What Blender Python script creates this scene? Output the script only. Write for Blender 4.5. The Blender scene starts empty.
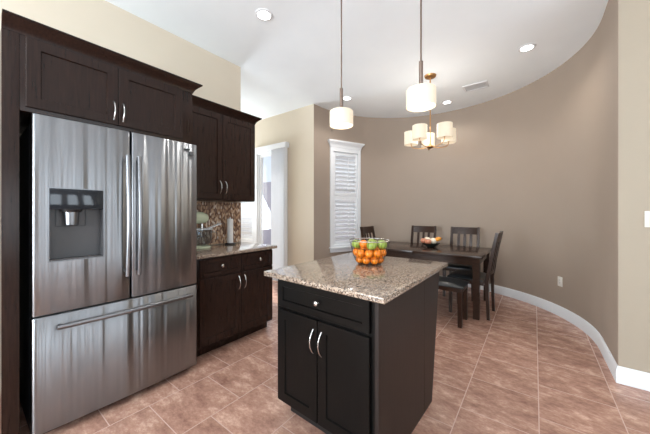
import bpy, bmesh, math, random
from mathutils import Vector, Matrix
from math import sin, cos, pi, radians as R_
random.seed(7)
S = bpy.context.scene
COL = S.collection

# ------------------------------------------------------------------ camera
cd = bpy.data.cameras.new('camera'); cam = bpy.data.objects.new('camera', cd); COL.objects.link(cam)
cam.location = (0, 0, 1.285); cam.rotation_euler = (R_(90), 0, R_(37.17))
cd.sensor_width = 36; cd.lens = 276.3/650*36; cd.shift_y = -5/650; cd.clip_start = .02
S.camera = cam
# ------------------------------------------------------------------ view, world, sun, added fill lamps
S.view_settings.view_transform = 'Standard'; S.view_settings.look = 'None'
S.view_settings.gamma = 1; S.view_settings.use_curve_mapping = False
S.view_settings.exposure = 0.42
W = bpy.data.worlds.new('world'); S.world = W; W.use_nodes = True
bg = W.node_tree.nodes['Background']; bg.inputs[0].default_value = (.72, .83, 1, 1); bg.inputs[1].default_value = .85
sd = bpy.data.lights.new('sun', 'SUN'); sd.energy = 5.5; sd.angle = R_(2.5); sd.color = (1, .97, .92)
so = bpy.data.objects.new('sun', sd); COL.objects.link(so)
so.rotation_euler = Vector((1.0, -.72, -1.75)).to_track_quat('-Z', 'Y').to_euler()
def area(name, loc, to, sx, sy, power, color=(1, 1, 1)):
    d = bpy.data.lights.new(name, 'AREA'); d.shape = 'RECTANGLE'; d.size = sx; d.size_y = sy; d.energy = power; d.color = color
    o = bpy.data.objects.new(name, d); COL.objects.link(o); o.location = loc
    o.rotation_euler = Vector(to).to_track_quat('-Z', 'Y').to_euler(); return o
FILL = (.83, .93, 1)  # cool tint shared by the added fill lamps
for y in (-1.6, -.1, 1.15, 2.3):
    area('window_daylight', (3.56, y, 1.5), (-1, 0, .45), .7 if y > 0 else .9, 1.9, 16 if y > 0 else 20, FILL)  # added area lamps at unseen east openings, for fridge streaks and fill
for x, p in ((-2.0, 185), (-.3, 95), (1.6, 8)):
    area('window_daylight', (x, -3.46, 1.5), (0, 1, .5), 1.2, 1.9, p, FILL)  # added area lamps at unseen rear openings, brighten far walls and ceiling
area('window_daylight', (-5.56, 2.75, 1.6), (1, -.25, .6), .8, 1.7, 40, FILL)  # added lamp out of view in the nook, brightens its ceiling and floor

# ------------------------------------------------------------------ materials
def lin(c): c /= 255; return c/12.92 if c <= .04045 else ((c+.055)/1.055)**2.4
def rgb(r, g, b): return (lin(r), lin(g), lin(b), 1)
def mat(name, col, rough=.5, metal=0, **kw):
    m = bpy.data.materials.new(name); m.use_nodes = True; p = m.node_tree.nodes['Principled BSDF']
    p.inputs['Base Color'].default_value = col; p.inputs['Roughness'].default_value = rough; p.inputs['Metallic'].default_value = metal
    for k, v in kw.items(): p.inputs[k.replace('_', ' ')].default_value = v
    return m
class NT:
    def __init__(s, m): s.t = m.node_tree; s.p = s.t.nodes['Principled BSDF']
    def n(s, typ, **kw):
        x = s.t.nodes.new(typ)
        for k, v in kw.items(): setattr(x, k, v)
        return x
    def l(s, a, b): s.t.links.new(a, b)
    def math(s, op, a, b=None):
        x = s.n('ShaderNodeMath', operation=op)
        for i, v in enumerate((a, b)):
            if v is None: continue
            if isinstance(v, (int, float)): x.inputs[i].default_value = v
            else: s.l(v, x.inputs[i])
        return x.outputs[0]
    def ramp(s, fac, stops, interp='LINEAR'):
        x = s.n('ShaderNodeValToRGB'); x.color_ramp.interpolation = interp; e = x.color_ramp.elements
        while len(e) < len(stops): e.new(.5)
        for q, (pos, c) in zip(e, stops): q.position = pos; q.color = c
        s.l(fac, x.inputs[0]); return x.outputs[0]
    def coord(s, scale=(1, 1, 1), world=False):
        if world: src = s.n('ShaderNodeNewGeometry').outputs['Position']
        else: src = s.n('ShaderNodeTexCoord').outputs['Object']
        m = s.n('ShaderNodeMapping'); m.inputs['Scale'].default_value = scale; s.l(src, m.inputs[0]); return m.outputs[0]
    def noise(s, vec, scale, detail=4, rough=.6):
        x = s.n('ShaderNodeTexNoise'); x.inputs['Scale'].default_value = scale; x.inputs['Detail'].default_value = detail
        x.inputs['Roughness'].default_value = rough; s.l(vec, x.inputs['Vector']); return x.outputs['Fac']
    def mix(s, fac, a, b):
        x = s.n('ShaderNodeMix', data_type='RGBA')
        for i, v in ((0, fac), (6, a), (7, b)):
            if isinstance(v, (int, float, tuple)): x.inputs[i].default_value = v
            else: s.l(v, x.inputs[i])
        return x.outputs[2]
    def bump(s, h, strength, dist=.01):
        b = s.n('ShaderNodeBump'); b.inputs['Strength'].default_value = strength; b.inputs['Distance'].default_value = dist
        s.l(h, b.inputs['Height']); s.l(b.outputs[0], s.p.inputs['Normal'])
def plaster(name, col):
    m = mat(name, col, .75); t = NT(m); n = t.noise(t.coord(world=True), 45, 3); t.bump(n, .12, .004)
    n2 = t.noise(t.coord(world=True), 1.5, 3)
    c2 = tuple(min(1, v*1.05) for v in col[:3])+(1,); c1 = tuple(v*.95 for v in col[:3])+(1,)
    t.l(t.mix(n2, c1, c2), t.p.inputs['Base Color']); return m
M = {}
M['cream'] = plaster('cream wall paint', rgb(214, 202, 183))
M['mocha'] = plaster('mocha wall paint', rgb(160, 144, 130))
M['tan'] = plaster('tan wall paint', rgb(167, 155, 138))  # same paint as the cream walls, dimmer light put into the colour
M['ceiling'] = plaster('ceiling paint', rgb(242, 247, 251))
M['white'] = mat('white trim paint', rgb(230, 232, 235), .45)
M['blind'] = mat('white vinyl', rgb(246, 247, 249), .5)
def wood(name, a, b, rough=.33, grain=(30, 30, 2), spec=.3):
    m = mat(name, a, rough); t = NT(m); n = t.noise(t.coord(grain), 3, 5, .65)
    t.l(t.mix(t.ramp(n, [(.3, (0, 0, 0, 1)), (.7, (1, 1, 1, 1))]), a, b), t.p.inputs['Base Color'])
    t.bump(n, .08, .002); t.p.inputs['Specular IOR Level'].default_value = spec
    return m
M['espresso'] = wood('espresso stained wood', rgb(29, 17, 13), rgb(45, 28, 21), .27)
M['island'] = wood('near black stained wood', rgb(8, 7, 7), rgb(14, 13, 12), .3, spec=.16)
M['panelwood'] = wood('dark brown side panel', rgb(30, 23, 21), rgb(42, 33, 30), .42)
M['table'] = wood('dark walnut table wood', rgb(42, 29, 23), rgb(62, 44, 35), .2, (3, 30, 30))
M['chair'] = wood('dark brown chair wood', rgb(40, 25, 18), rgb(60, 40, 30), .3)
M['leather'] = mat('black leather', rgb(32, 34, 36), .32)
M['nickel'] = mat('brushed nickel', rgb(205, 203, 200), .25, 1)
M['brass'] = mat('warm satin brass', rgb(196, 150, 100), .28, 1)
M['stem'] = mat('bronze grey rod metal', rgb(135, 118, 108), .35, 1)
M['black'] = mat('black plastic', rgb(22, 23, 25), .35)
M['darkgrey'] = mat('dark grey plastic', rgb(74, 74, 76), .45)
M['fridgeside'] = mat('charcoal fridge side', rgb(48, 50, 54), .45)
M['plate'] = mat('white switch plastic', rgb(222, 217, 208), .4)
def steel():
    m = mat('brushed stainless steel', rgb(146, 148, 151), .3, 1); t = NT(m)
    v = t.coord((1, 8, .12)); n = t.noise(v, 1.3, 2, .5)
    fine = t.noise(t.coord((1, 2, 260)), 3, 2)
    h = t.math('ADD', t.math('MULTIPLY', n, 1.0), t.math('MULTIPLY', fine, .0025))
    t.bump(h, .9, .02)
    t.p.inputs['Anisotropic'].default_value = .98
    tg = t.n('ShaderNodeTangent', direction_type='RADIAL', axis='Z'); t.l(tg.outputs[0], t.p.inputs['Tangent'])
    t.p.inputs['Anisotropic Rotation'].default_value = 0.25
    return m
M['steel'] = steel()
M['steelplain'] = mat('satin steel', rgb(132, 133, 136), .32, 1)
def granite():
    m = mat('speckled granite', rgb(150, 130, 115), .12); t = NT(m); c = t.coord(world=True)
    v = t.n('ShaderNodeTexVoronoi'); v.inputs['Scale'].default_value = 215; t.l(c, v.inputs['Vector'])
    bw = t.n('ShaderNodeSeparateColor'); t.l(v.outputs['Color'], bw.inputs[0])
    n = t.noise(c, 110, 3); f = t.math('ADD', t.math('MULTIPLY', bw.outputs[0], .75), t.math('MULTIPLY', n, .3))
    col = t.ramp(f, [(.15, rgb(30, 26, 25)), (.32, rgb(70, 58, 52)), (.45, rgb(128, 107, 92)), (.62, rgb(158, 137, 118)), (.8, rgb(196, 178, 160)), (.95, rgb(120, 116, 114))])
    t.l(col, t.p.inputs['Base Color']); t.p.inputs['Coat Weight'].default_value = .4; t.p.inputs['Coat Roughness'].default_value = .05
    return m
M['granite'] = granite()
def tiles():
    m = mat('square stone floor tile', rgb(165, 128, 112), .35); t = NT(m)
    g = t.n('ShaderNodeNewGeometry'); s = t.n('ShaderNodeSeparateXYZ'); t.l(g.outputs['Position'], s.inputs[0])
    P = .4115
    u = t.math('DIVIDE', t.math('SUBTRACT', s.outputs[0], .022), P); cu = t.math('FLOOR', u); fu = t.math('FRACT', u)
    odd = t.math('FLOORED_MODULO', cu, 2.0)
    v = t.math('ADD', t.math('DIVIDE', t.math('SUBTRACT', s.outputs[1], 2.187), P), t.math('MULTIPLY', odd, -.52))
    cv = t.math('FLOOR', v); fv = t.math('SUBTRACT', v, cv); fu2 = t.math('SUBTRACT', u, cu)
    eu = t.math('MINIMUM', fu2, t.math('SUBTRACT', 1.0, fu2)); ev = t.math('MINIMUM', fv, t.math('SUBTRACT', 1.0, fv))
    edge = t.math('MINIMUM', eu, ev); mask = t.math('LESS_THAN', edge, .0065)
    cb = t.n('ShaderNodeCombineXYZ'); t.l(cu, cb.inputs[0]); t.l(cv, cb.inputs[1])
    wn = t.n('ShaderNodeTexWhiteNoise', noise_dimensions='3D'); t.l(cb.outputs[0], wn.inputs['Vector'])
    off = t.n('ShaderNodeVectorMath', operation='MULTIPLY_ADD'); t.l(wn.outputs['Color'], off.inputs[0]); off.inputs[1].default_value = (40, 40, 40)
    mp = t.n('ShaderNodeMapping'); mp.inputs['Scale'].default_value = (5, 8.5, 1); mp.inputs['Rotation'].default_value = (0, 0, .25)
    t.l(g.outputs['Position'], mp.inputs[0]); t.l(mp.outputs[0], off.inputs[2])
    n = t.noise(off.outputs[0], 1.2, 9, .72)
    n2 = t.noise(off.outputs[0], 6, 8, .75)
    f = t.math('ADD', t.math('MULTIPLY', n, .7), t.math('MULTIPLY', n2, .3))
    c = t.ramp(f, [(.36, rgb(134, 98, 84)), (.47, rgb(162, 123, 107)), (.54, rgb(178, 139, 121)), (.62, rgb(206, 171, 151))])
    hs = t.n('ShaderNodeHueSaturation'); t.l(c, hs.inputs['Color']); t.l(t.math('ADD', .94, t.math('MULTIPLY', wn.outputs['Value'], .12)), hs.inputs['Value'])
    t.l(t.mix(mask, hs.outputs[0], rgb(188, 156, 142)), t.p.inputs['Base Color'])
    t.l(t.math('ADD', .27, t.math('MULTIPLY', mask, .4)), t.p.inputs['Roughness'])
    h = t.math('SUBTRACT', t.math('MULTIPLY', f, .25), mask); t.bump(h, .25, .003)
    return m
M['tiles'] = tiles()
def mosaic():
    m = mat('brown glass and stone mosaic', rgb(130, 95, 75), .25); t = NT(m)
    g = t.n('ShaderNodeNewGeometry'); s = t.n('ShaderNodeSeparateXYZ'); t.l(g.outputs['Position'], s.inputs[0])
    u = t.math('DIVIDE', s.outputs[1], .015); cu = t.math('FLOOR', u)
    v = t.math('ADD', t.math('DIVIDE', s.outputs[2], .03), t.math('MULTIPLY', t.math('FLOORED_MODULO', cu, 2.0), .5)); cv = t.math('FLOOR', v)
    fu = t.math('SUBTRACT', u, cu); fv = t.math('SUBTRACT', v, cv)
    mu = t.math('MAXIMUM', t.math('LESS_THAN', fu, .07), t.math('LESS_THAN', fv, .05))
    cb = t.n('ShaderNodeCombineXYZ'); t.l(cu, cb.inputs[0]); t.l(cv, cb.inputs[1])
    wn = t.n('ShaderNodeTexWhiteNoise', noise_dimensions='3D'); t.l(cb.outputs[0], wn.inputs['Vector'])
    c = t.ramp(wn.outputs['Value'], [(0, rgb(104, 74, 58)), (.2, rgb(146, 114, 92)), (.42, rgb(180, 146, 116)), (.62, rgb(122, 96, 82)), (.8, rgb(200, 174, 148)), (.93, rgb(214, 200, 184))], 'CONSTANT')
    t.l(t.mix(mu, c, rgb(150, 130, 115)), t.p.inputs['Base Color']); return m
M['mosaic'] = mosaic()
def emit(name, col, st, base=None):
    m = mat(name, base or col, .5); p = m.node_tree.nodes['Principled BSDF']
    p.inputs['Emission Color'].default_value = col; p.inputs['Emission Strength'].default_value = st; return m
M['shade'] = emit('lit frosted glass shade', (1, .84, .62, 1), .3, rgb(196, 184, 166))
M['diffuser'] = emit('lit white diffuser', (1, .92, .8, 1), 1.0)
M['led'] = emit('lit downlight lens', (1, .98, .94, 1), 6)
def glass(name, tint=(1, 1, 1, 1), gl=.1):
    m = bpy.data.materials.new(name); m.use_nodes = True; t = m.node_tree; t.nodes.clear()
    o = t.nodes.new('ShaderNodeOutputMaterial'); mx = t.nodes.new('ShaderNodeMixShader'); a = t.nodes.new('ShaderNodeBsdfTransparent')
    b = t.nodes.new('ShaderNodeBsdfGlossy'); lw = t.nodes.new('ShaderNodeLayerWeight'); pw = t.nodes.new('ShaderNodeMath'); pw.operation = 'POWER'; pw.inputs[1].default_value = 5
    f = t.nodes.new('ShaderNodeMath'); f.operation = 'MULTIPLY_ADD'; f.inputs[1].default_value = .8; f.inputs[2].default_value = .05
    t.links.new(lw.outputs['Facing'], pw.inputs[0]); t.links.new(pw.outputs[0], f.inputs[0])
    a.inputs[0].default_value = tint; b.inputs['Roughness'].default_value = .02
    t.links.new(f.outputs[0], mx.inputs[0]); t.links.new(a.outputs[0], mx.inputs[1]); t.links.new(b.outputs[0], mx.inputs[2]); t.links.new(mx.outputs[0], o.inputs[0])
    return m
M['glass'] = glass('clear window glass'); M['bowlglass'] = glass('clear bowl glass', (.86, .9, .93, 1))
def fruit(name, a, b, sc=25, rough=.38):
    m = mat(name, a, rough); t = NT(m); n = t.noise(t.coord(), sc, 3)
    t.l(t.mix(t.ramp(n, [(.35, (0, 0, 0, 1)), (.65, (1, 1, 1, 1))]), a, b), t.p.inputs['Base Color']); t.bump(t.noise(t.coord(), 260, 1), .1, .002); return m
M['orange'] = fruit('orange peel', rgb(212, 106, 16), rgb(230, 132, 30))
M['apple'] = fruit('green apple skin', rgb(118, 140, 46), rgb(158, 170, 84))
M['cream_fruit'] = fruit('pale cream skin', rgb(222, 206, 182), rgb(236, 224, 204))
M['peach'] = fruit('russet pink skin', rgb(170, 92, 66), rgb(214, 152, 118))
M['mango'] = fruit('orange yellow skin', rgb(232, 140, 40), rgb(240, 168, 66))
M['stalk'] = mat('brown stalk', rgb(80, 58, 36), .7)
M['wire'] = mat('dark wire', rgb(70, 66, 62), .3, 1)
M['mixer'] = mat('pale green enamel', rgb(188, 196, 168), .2)
M['stucco'] = plaster('exterior grey stucco', rgb(176, 170, 182))
M['patio'] = mat('pale patio concrete', rgb(190, 186, 180), .8)

# ------------------------------------------------------------------ mesh helpers
WLOC = {}
def frame(o=(0, 0, 0), e=(1, 0, 0), n=(0, 1, 0)):
    """(u, d, z) -> o + u*e + d*n + z*up"""
    o, e, n = Vector(o), Vector(e).normalized(), Vector(n).normalized()
    return lambda u, d, z: o + e*u + n*d + Vector((0, 0, z))
ID = frame()
def box(bm, u0, u1, d0, d1, z0, z1, fr=ID, bev=0):
    vs = [bm.verts.new(fr(u, d, z)) for u in (u0, u1) for d in (d0, d1) for z in (z0, z1)]
    fs = [bm.faces.new([vs[i] for i in q]) for q in ((0, 1, 3, 2), (4, 6, 7, 5), (0, 4, 5, 1), (2, 3, 7, 6), (0, 2, 6, 4), (1, 5, 7, 3))]
    if bev:
        es = list({e for f in fs for e in f.edges}); bmesh.ops.bevel(bm, geom=es, offset=bev, segments=2, affect='EDGES', profile=.6)
    return fs
def tube(bm, pts, r, n=8, rs=None, cap=True, flat=1):
    pts = [Vector(p) for p in pts]; rings = []; ref = None
    for i, p in enumerate(pts):
        t = (pts[min(i+1, len(pts)-1)]-pts[max(i-1, 0)]).normalized()
        if ref is None: ref = t.orthogonal().normalized()
        ref = (ref-t*ref.dot(t)).normalized(); b = t.cross(ref); rr = rs[i] if rs else r
        rings.append([bm.verts.new(p+(ref*cos(2*pi*k/n)+b*sin(2*pi*k/n)*flat)*rr) for k in range(n)])
    for a, b in zip(rings, rings[1:]):
        for k in range(n): bm.faces.new((a[k], a[(k+1) % n], b[(k+1) % n], b[k]))
    if cap: bm.faces.new(rings[0][::-1]); bm.faces.new(rings[-1])
def lathe(bm, prof, c=(0, 0, 0), n=24, sx=1, sy=1):
    c = Vector(c); rings = []
    for r, z in prof:
        if r < 1e-6: rings.append([bm.verts.new(c+Vector((0, 0, z)))])
        else: rings.append([bm.verts.new(c+Vector((r*cos(2*pi*k/n)*sx, r*sin(2*pi*k/n)*sy, z))) for k in range(n)])
    for a, b in zip(rings, rings[1:]):
        for k in range(n):
            q = [a[k % len(a)], a[(k+1) % len(a)], b[(k+1) % len(b)], b[k % len(b)]]; u = []
            for v in q:
                if v not in u: u.append(v)
            if len(u) > 2: bm.faces.new(u)
def prism(bm, poly, z0, z1):
    a = [bm.verts.new((x, y, z0)) for x, y in poly]; b = [bm.verts.new((x, y, z1)) for x, y in poly]
    bm.faces.new(a[::-1]); bm.faces.new(b); n = len(poly)
    for k in range(n): bm.faces.new((a[k], a[(k+1) % n], b[(k+1) % n], b[k]))
def torus(bm, c, r, rr, n=32, m=6):
    c = Vector(c); rings = []
    for i in range(n):
        a = 2*pi*i/n; d = Vector((cos(a), sin(a), 0)); rings.append([bm.verts.new(c+d*(r+rr*cos(2*pi*k/m))+Vector((0, 0, rr*sin(2*pi*k/m)))) for k in range(m)])
    for i in range(n):
        a, b = rings[i], rings[(i+1) % n]
        for k in range(m): bm.faces.new((a[k], a[(k+1) % m], b[(k+1) % m], b[k]))
def obj(name, bm, m, parent=None, smooth=35, base=False, origin=None):
    """Link the bmesh (world or prototype coordinates) as one mesh object whose origin sits at its own centre or base."""
    bmesh.ops.recalc_face_normals(bm, faces=bm.faces[:])
    cs = [v.co for v in bm.verts]; lo = Vector([min(c[i] for c in cs) for i in range(3)]); hi = Vector([max(c[i] for c in cs) for i in range(3)])
    o_ = Vector(origin) if origin else (lo+hi)/2
    if base or (parent is None and not origin): o_.z = lo.z
    bmesh.ops.translate(bm, verts=bm.verts[:], vec=-o_)
    me = bpy.data.meshes.new(name); bm.to_mesh(me); bm.free(); me.materials.append(M[m] if isinstance(m, str) else m)
    if smooth:
        me.polygons.foreach_set('use_smooth', [True]*len(me.polygons)); me.set_sharp_from_angle(angle=R_(smooth))
    o = bpy.data.objects.new(name, me); COL.objects.link(o); WLOC[o.name] = o_.copy()
    if parent: o.parent = parent; o.location = o_-WLOC[parent.name]
    else: o.location = o_
    return o
def B(): return bmesh.new()
def tag(o, label, cat, group=None):
    o['label'] = label; o['category'] = cat
    if group: o['group'] = group
    return o
def thing(name, label, cat, loc=(0, 0, 0), group=None):
    o = bpy.data.objects.new(name, None); COL.objects.link(o); o.location = loc; o.empty_display_size = .1; WLOC[o.name] = Vector(loc)
    return tag(o, label, cat, group)
def struct(name, bm, m, parent=None, smooth=35):
    o = obj(name, bm, m, parent, smooth)
    if not parent: o['kind'] = 'structure'
    return o
def copy_tree(o, loc=None, rz=None, parent=None, label=None):
    c = o.copy(); COL.objects.link(c)
    if parent: c.parent = parent
    for ch in list(o.children): copy_tree(ch, parent=c)
    if loc is not None: c.location = loc
    if rz is not None: c.rotation_euler = (0, 0, rz)
    if label: c['label'] = label
    return c

# ------------------------------------------------------------------ structure: floor, ceiling, walls
CX, CY_, RAD, HC = -1.216, 3.58, 1.718, 3.09
arc = lambda r, a: (CX+r*cos(R_(a)), CY_+r*sin(R_(a)))
apse_in = [arc(RAD+.1, a) for a in range(0, 181, 4)]
bm = B(); box(bm, -5.7, 3.7, -3.6, CY_, -.12, 0); prism(bm, apse_in, -.12, 0); struct('floor', bm, 'tiles', smooth=0)
bm = B(); box(bm, -5.7, 3.7, -3.6, 3.71, HC, HC+.12); prism(bm, [(x, max(y, 3.71)) for x, y in apse_in], HC, HC+.12); struct('ceiling', bm, 'ceiling', smooth=0)
bm = B(); box(bm, -3.07, -2.92, -3.5, 2.11, 0, HC); box(bm, -5.6, -3.07, 1.96, 2.11, 0, HC); struct('wall_left', bm, 'cream', smooth=0)
DX0, DX1, DZ = -4.385, -3.56, 2.44
SX0, SX1, SZ0, SZ1 = -5.12, -4.50, .72, 2.40
bm = B(); Y0, Y1 = 3.56, 3.71
for x0, x1, z0, z1 in ((-5.6, SX0, 0, HC), (SX0, SX1, 0, SZ0), (SX0, SX1, SZ1, HC), (SX1, DX0, 0, HC), (DX0, DX1, DZ, HC), (DX1, CX-RAD-.001, 0, HC)):
    box(bm, x0, x1, Y0, Y1, z0, z1)
struct('wall_back', bm, 'cream', smooth=0)
bm = B()
for y0, y1, z0, z1 in ((1.96, 2.35, 0, HC), (2.35, 3.15, 0, .55), (2.35, 3.15, 2.5, HC), (3.15, 3.71, 0, HC)): box(bm, -5.75, -5.6, y0, y1, z0, z1)  # opening out of view, added for the nook fill lamp
if True: struct('wall_nook', bm, 'cream', smooth=0)
# curved dining wall with a window opening
WA0, WA1, WZ0, WZ1 = 146.6, 166.0, .66, 2.38
angs = sorted(set([float(a) for a in range(0, 181, 3)]+[WA0, WA1]))
colp = [((CX+RAD, 3.0), (CX+RAD+.15, 3.0), -1)]+[(arc(RAD, a), arc(RAD+.15, a), a) for a in angs]+[((CX-RAD, 3.5605), (CX-RAD-.15, 3.5605), 181)]
bm = B()
def quad(*p): bm.faces.new([bm.verts.new(q) for q in p])
for (i0, o0, a0), (i1, o1, a1) in zip(colp, colp[1:]):
    hole = a0 >= WA0-.01 and a1 <= WA1+.01
    for z0, z1 in (((0, WZ0), (WZ1, HC)) if hole else ((0, HC),)):
        quad((*i0, z0), (*i1, z0), (*i1, z1), (*i0, z1)); quad((*o0, z0), (*o0, z1), (*o1, z1), (*o1, z0))
    if hole:
        for z in (WZ0, WZ1): quad((*i0, z), (*i1, z), (*o1, z), (*o0, z))
for a in (WA0, WA1):
    i, o = arc(RAD, a), arc(RAD+.15, a); quad((*i, WZ0), (*o, WZ0), (*o, WZ1), (*i, WZ1))
quad((CX+RAD, 3.0, 0), (CX+RAD+.15, 3.0, 0), (CX+RAD+.15, 3.0, HC), (CX+RAD, 3.0, HC))
bmesh.ops.remove_doubles(bm, verts=bm.verts[:], dist=1e-4)
struct('wall_dining', bm, 'mocha', smooth=30)
bm = B(); box(bm, CX+RAD+.004, 3.7, 2.998, 3.13, 0, HC); struct('wall_right', bm, 'tan', smooth=0)
# unseen walls behind the camera, window openings added for the light
def wall_with_openings(name, fr, L0, L1, ops, m):
    bm = B(); u = L0
    for a, b in ops:
        box(bm, u, a, 0, .15, 0, HC, fr); box(bm, a, b, 0, .15, 0, .55, fr); box(bm, a, b, 0, .15, 2.45, HC, fr); u = b
    box(bm, u, L1, 0, .15, 0, HC, fr); struct(name, bm, m, smooth=0)
wall_with_openings('wall_east', frame((3.6, 0, 0), (0, 1, 0), (1, 0, 0)), -3.5, 3.0, [(-2.05, -1.15), (-.55, .35), (.8, 1.5), (1.95, 2.65)], 'tan')
wall_with_openings('wall_rear', frame((0, -3.5, 0), (1, 0, 0), (0, -1, 0)), -2.92, 3.6, [(-2.6, -1.4), (-.9, .3), (1.0, 2.2)], 'tan')

# baseboards
def base_profile(bm, path, t=.016, h=.125):
    """path: list of (point, inward unit normal)"""
    prof = [(0, 0), (t, 0), (t, h-.03), (t*.75, h-.018), (t*.6, h-.006), (t*.35, h), (0, h)]; rings = []
    for (x, y), (nx, ny) in path: rings.append([bm.verts.new((x+nx*d, y+ny*d, z)) for d, z in prof])
    for a, b in zip(rings, rings[1:]):
        for k in range(len(prof)): k2 = (k+1) % len(prof); bm.faces.new((a[k], a[k2], b[k2], b[k]))
    bm.faces.new(rings[0]); bm.faces.new(rings[-1][::-1])
bm = B(); e = .0008
path = [((3.6, 2.997), (0, -1)), ((CX+RAD+.003, 2.997), (-1, -1)), ((CX+RAD-e, 3.5), (-1, 0))]
path += [(arc(RAD-e, a), (-cos(R_(a)), -sin(R_(a)))) for a in range(0, 180, 4)]+[((CX-RAD+e, 3.56), (1, 0))]
base_profile(bm, path); struct('baseboard_right', bm, 'white', smooth=40)
bm = B(); base_profile(bm, [((CX-RAD, 3.559), (0, -1)), ((DX1+.0, 3.559), (0, -1))]); struct('baseboard_back', bm, 'white')
bm = B(); base_profile(bm, [((-2.919, 1.17+.95), (1, 0)), ((-2.919, 2.111), (1, 1)), ((-5.6, 2.111), (0, 1))][1:]); struct('baseboard_left', bm, 'white')
bm = B(); box(bm, -2.9195, -2.912, 1.165, 2.108, .917, 1.40); struct('wall_backsplash', bm, 'mosaic', smooth=0)

# exterior seen through the glass
bm = B(); box(bm, -9, 2, 3.9, 9, -.2, -.08); o = struct('ground', bm, 'patio', smooth=0)
bm = B(); box(bm, -9, -1.5, 6.6, 6.8, -.08, 2.35); o = tag(obj('garden_wall', bm, 'stucco', smooth=0), 'grey lavender garden wall outside the sliding glass door', 'wall'); o['kind'] = 'structure'

# ------------------------------------------------------------------ windows, shutters, door
def louvers(bm, fr, u0, u1, z0, z1, d, pitch=.068, tilt=47, w=.076):
    n = int((z1-z0)/pitch); p = (z1-z0)/n; a = R_(tilt)
    for i in range(n):
        zc = z0+p*(i+.5); q = []
        for s, th in ((-1, -1), (1, -1), (1, 1), (-1, 1)):
            q.append((s*w/2*cos(a)-th*.004*sin(a), s*w/2*sin(a)+th*.004*cos(a)))
        vs = [[bm.verts.new(fr(u, d+dd, zc+zz)) for dd, zz in q] for u in (u0, u1)]
        bm.faces.new(vs[0]); bm.faces.new(vs[1][::-1])
        for k in range(4): bm.faces.new((vs[0][k], vs[0][(k+1) % 4], vs[1][(k+1) % 4], vs[1][k]))
# window_1 on the curved wall
pL = Vector((-2.888, 3.956, 0)); pR = Vector((-2.625, 4.555, 0)); ev = (pR-pL).normalized(); nv = Vector((ev.y, -ev.x, 0))
Wf = frame(pL, ev, nv); WW = (pR-pL).length
bm = B(); c = .062
box(bm, 0, c, -.05, .022, .66, 2.44, Wf, .003); box(bm, WW-c, WW, -.05, .022, .66, 2.44, Wf, .003)
box(bm, c, WW-c, -.05, .02, 2.37, 2.44, Wf); box(bm, c, WW-c, -.05, .02, .66, .70, Wf)
w1 = struct('window_1', bm, 'white')
def crown(bm, path, prof):
    rings = [[bm.verts.new((x+mx*d, y+my*d, z)) for d, z in prof] for (x, y), (mx, my) in path]
    for a, b in zip(rings, rings[1:]):
        for k in range(len(prof)): k2 = (k+1) % len(prof); bm.faces.new((a[k], a[k2], b[k2], b[k]))
    bm.faces.new(rings[0]); bm.faces.new(rings[-1][::-1])
a, b = pL-ev*.0, pR+ev*.0; back = nv*-.03
bm = B(); z = 2.44
crown(bm, [(tuple((a+back)[:2]), tuple((-ev)[:2])), (tuple((a+nv*.02)[:2]), tuple((nv-ev)[:2])), (tuple((b+nv*.02)[:2]), tuple((nv+ev)[:2])), (tuple((b+back)[:2]), tuple(ev[:2]))],
      [(-.01, z), (.006, z), (.010, z+.03), (.022, z+.06), (.045, z+.085), (.055, z+.10), (.055, z+.118), (-.01, z+.118)])
struct('header_crown', bm, 'white', w1)
bm = B(); box(bm, -.02, WW+.02, -.04, .065, .632, .662, Wf, .004); box(bm, 0, WW, -.04, .022, .565, .632, Wf, .003); struct('window_sill', bm, 'white', w1)
for z0, z1 in ((1.58, 2.365), (.705, 1.54)):
    bm = B(); u0, u1 = c+.004, WW-c-.004; s = .045
    box(bm, u0, u0+s, -.03, 0, z0, z1, Wf, .002); box(bm, u1-s, u1, -.03, 0, z0, z1, Wf, .002)
    box(bm, u0+s, u1-s, -.03, 0, z1-.05, z1, Wf, .002); box(bm, u0+s, u1-s, -.03, 0, z0, z0+.055, Wf, .002)
    sh = struct('shutter_panel', bm, 'white', w1)
    bm = B(); louvers(bm, Wf, u0+s, u1-s, z0+.06, z1-.055, -.015); struct('louvers', bm, 'white', sh, smooth=0)
    bm = B(); um = (u0+u1)/2+.05; tube(bm, [Wf(um, .022, z0+.09), Wf(um, .022, z1-.09)], .006, 6); struct('tilt_rod', bm, 'white', sh)
bm = B(); box(bm, c, WW-c, -.05, .0, 1.541, 1.579, Wf); struct('window_rail', bm, 'white', w1)
bm = B(); box(bm, .03, WW-.03, -.105, -.10, .67, 2.37, Wf); struct('window_pane', bm, 'glass', w1)
# window_2 : shuttered window next to the sliding door
F2 = frame((0, 3.56, 0), (1, 0, 0), (0, -1, 0))
bm = B()
for u0, u1, z0, z1 in ((SX0-.06, SX0+.01, SZ0-.07, SZ1+.07), (SX1-.01, SX1+.06, SZ0-.07, SZ1+.07), (SX0+.01, SX1-.01, SZ1-.01, SZ1+.07), (SX0+.01, SX1-.01, SZ0-.07, SZ0+.01)): box(bm, u0, u1, .001, .024, z0, z1, F2, .003)
w2 = struct('window_2', bm, 'white')
bm = B(); s = .05; u0, u1, z0, z1 = SX0+.013, SX1-.013, SZ0+.013, SZ1-.013
box(bm, u0, u0+s, -.04, -.01, z0, z1, F2); box(bm, u1-s, u1, -.04, -.01, z0, z1, F2); box(bm, u0+s, u1-s, -.04, -.01, z1-.07, z1, F2); box(bm, u0+s, u1-s, -.04, -.01, z0, z0+.07, F2)
sh = struct('shutter_panel', bm, 'white', w2)
bm = B(); louvers(bm, F2, u0+s, u1-s, z0+.075, z1-.075, -.025, .08, 60, .085); struct('louvers', bm, 'white', sh, smooth=0)
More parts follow.
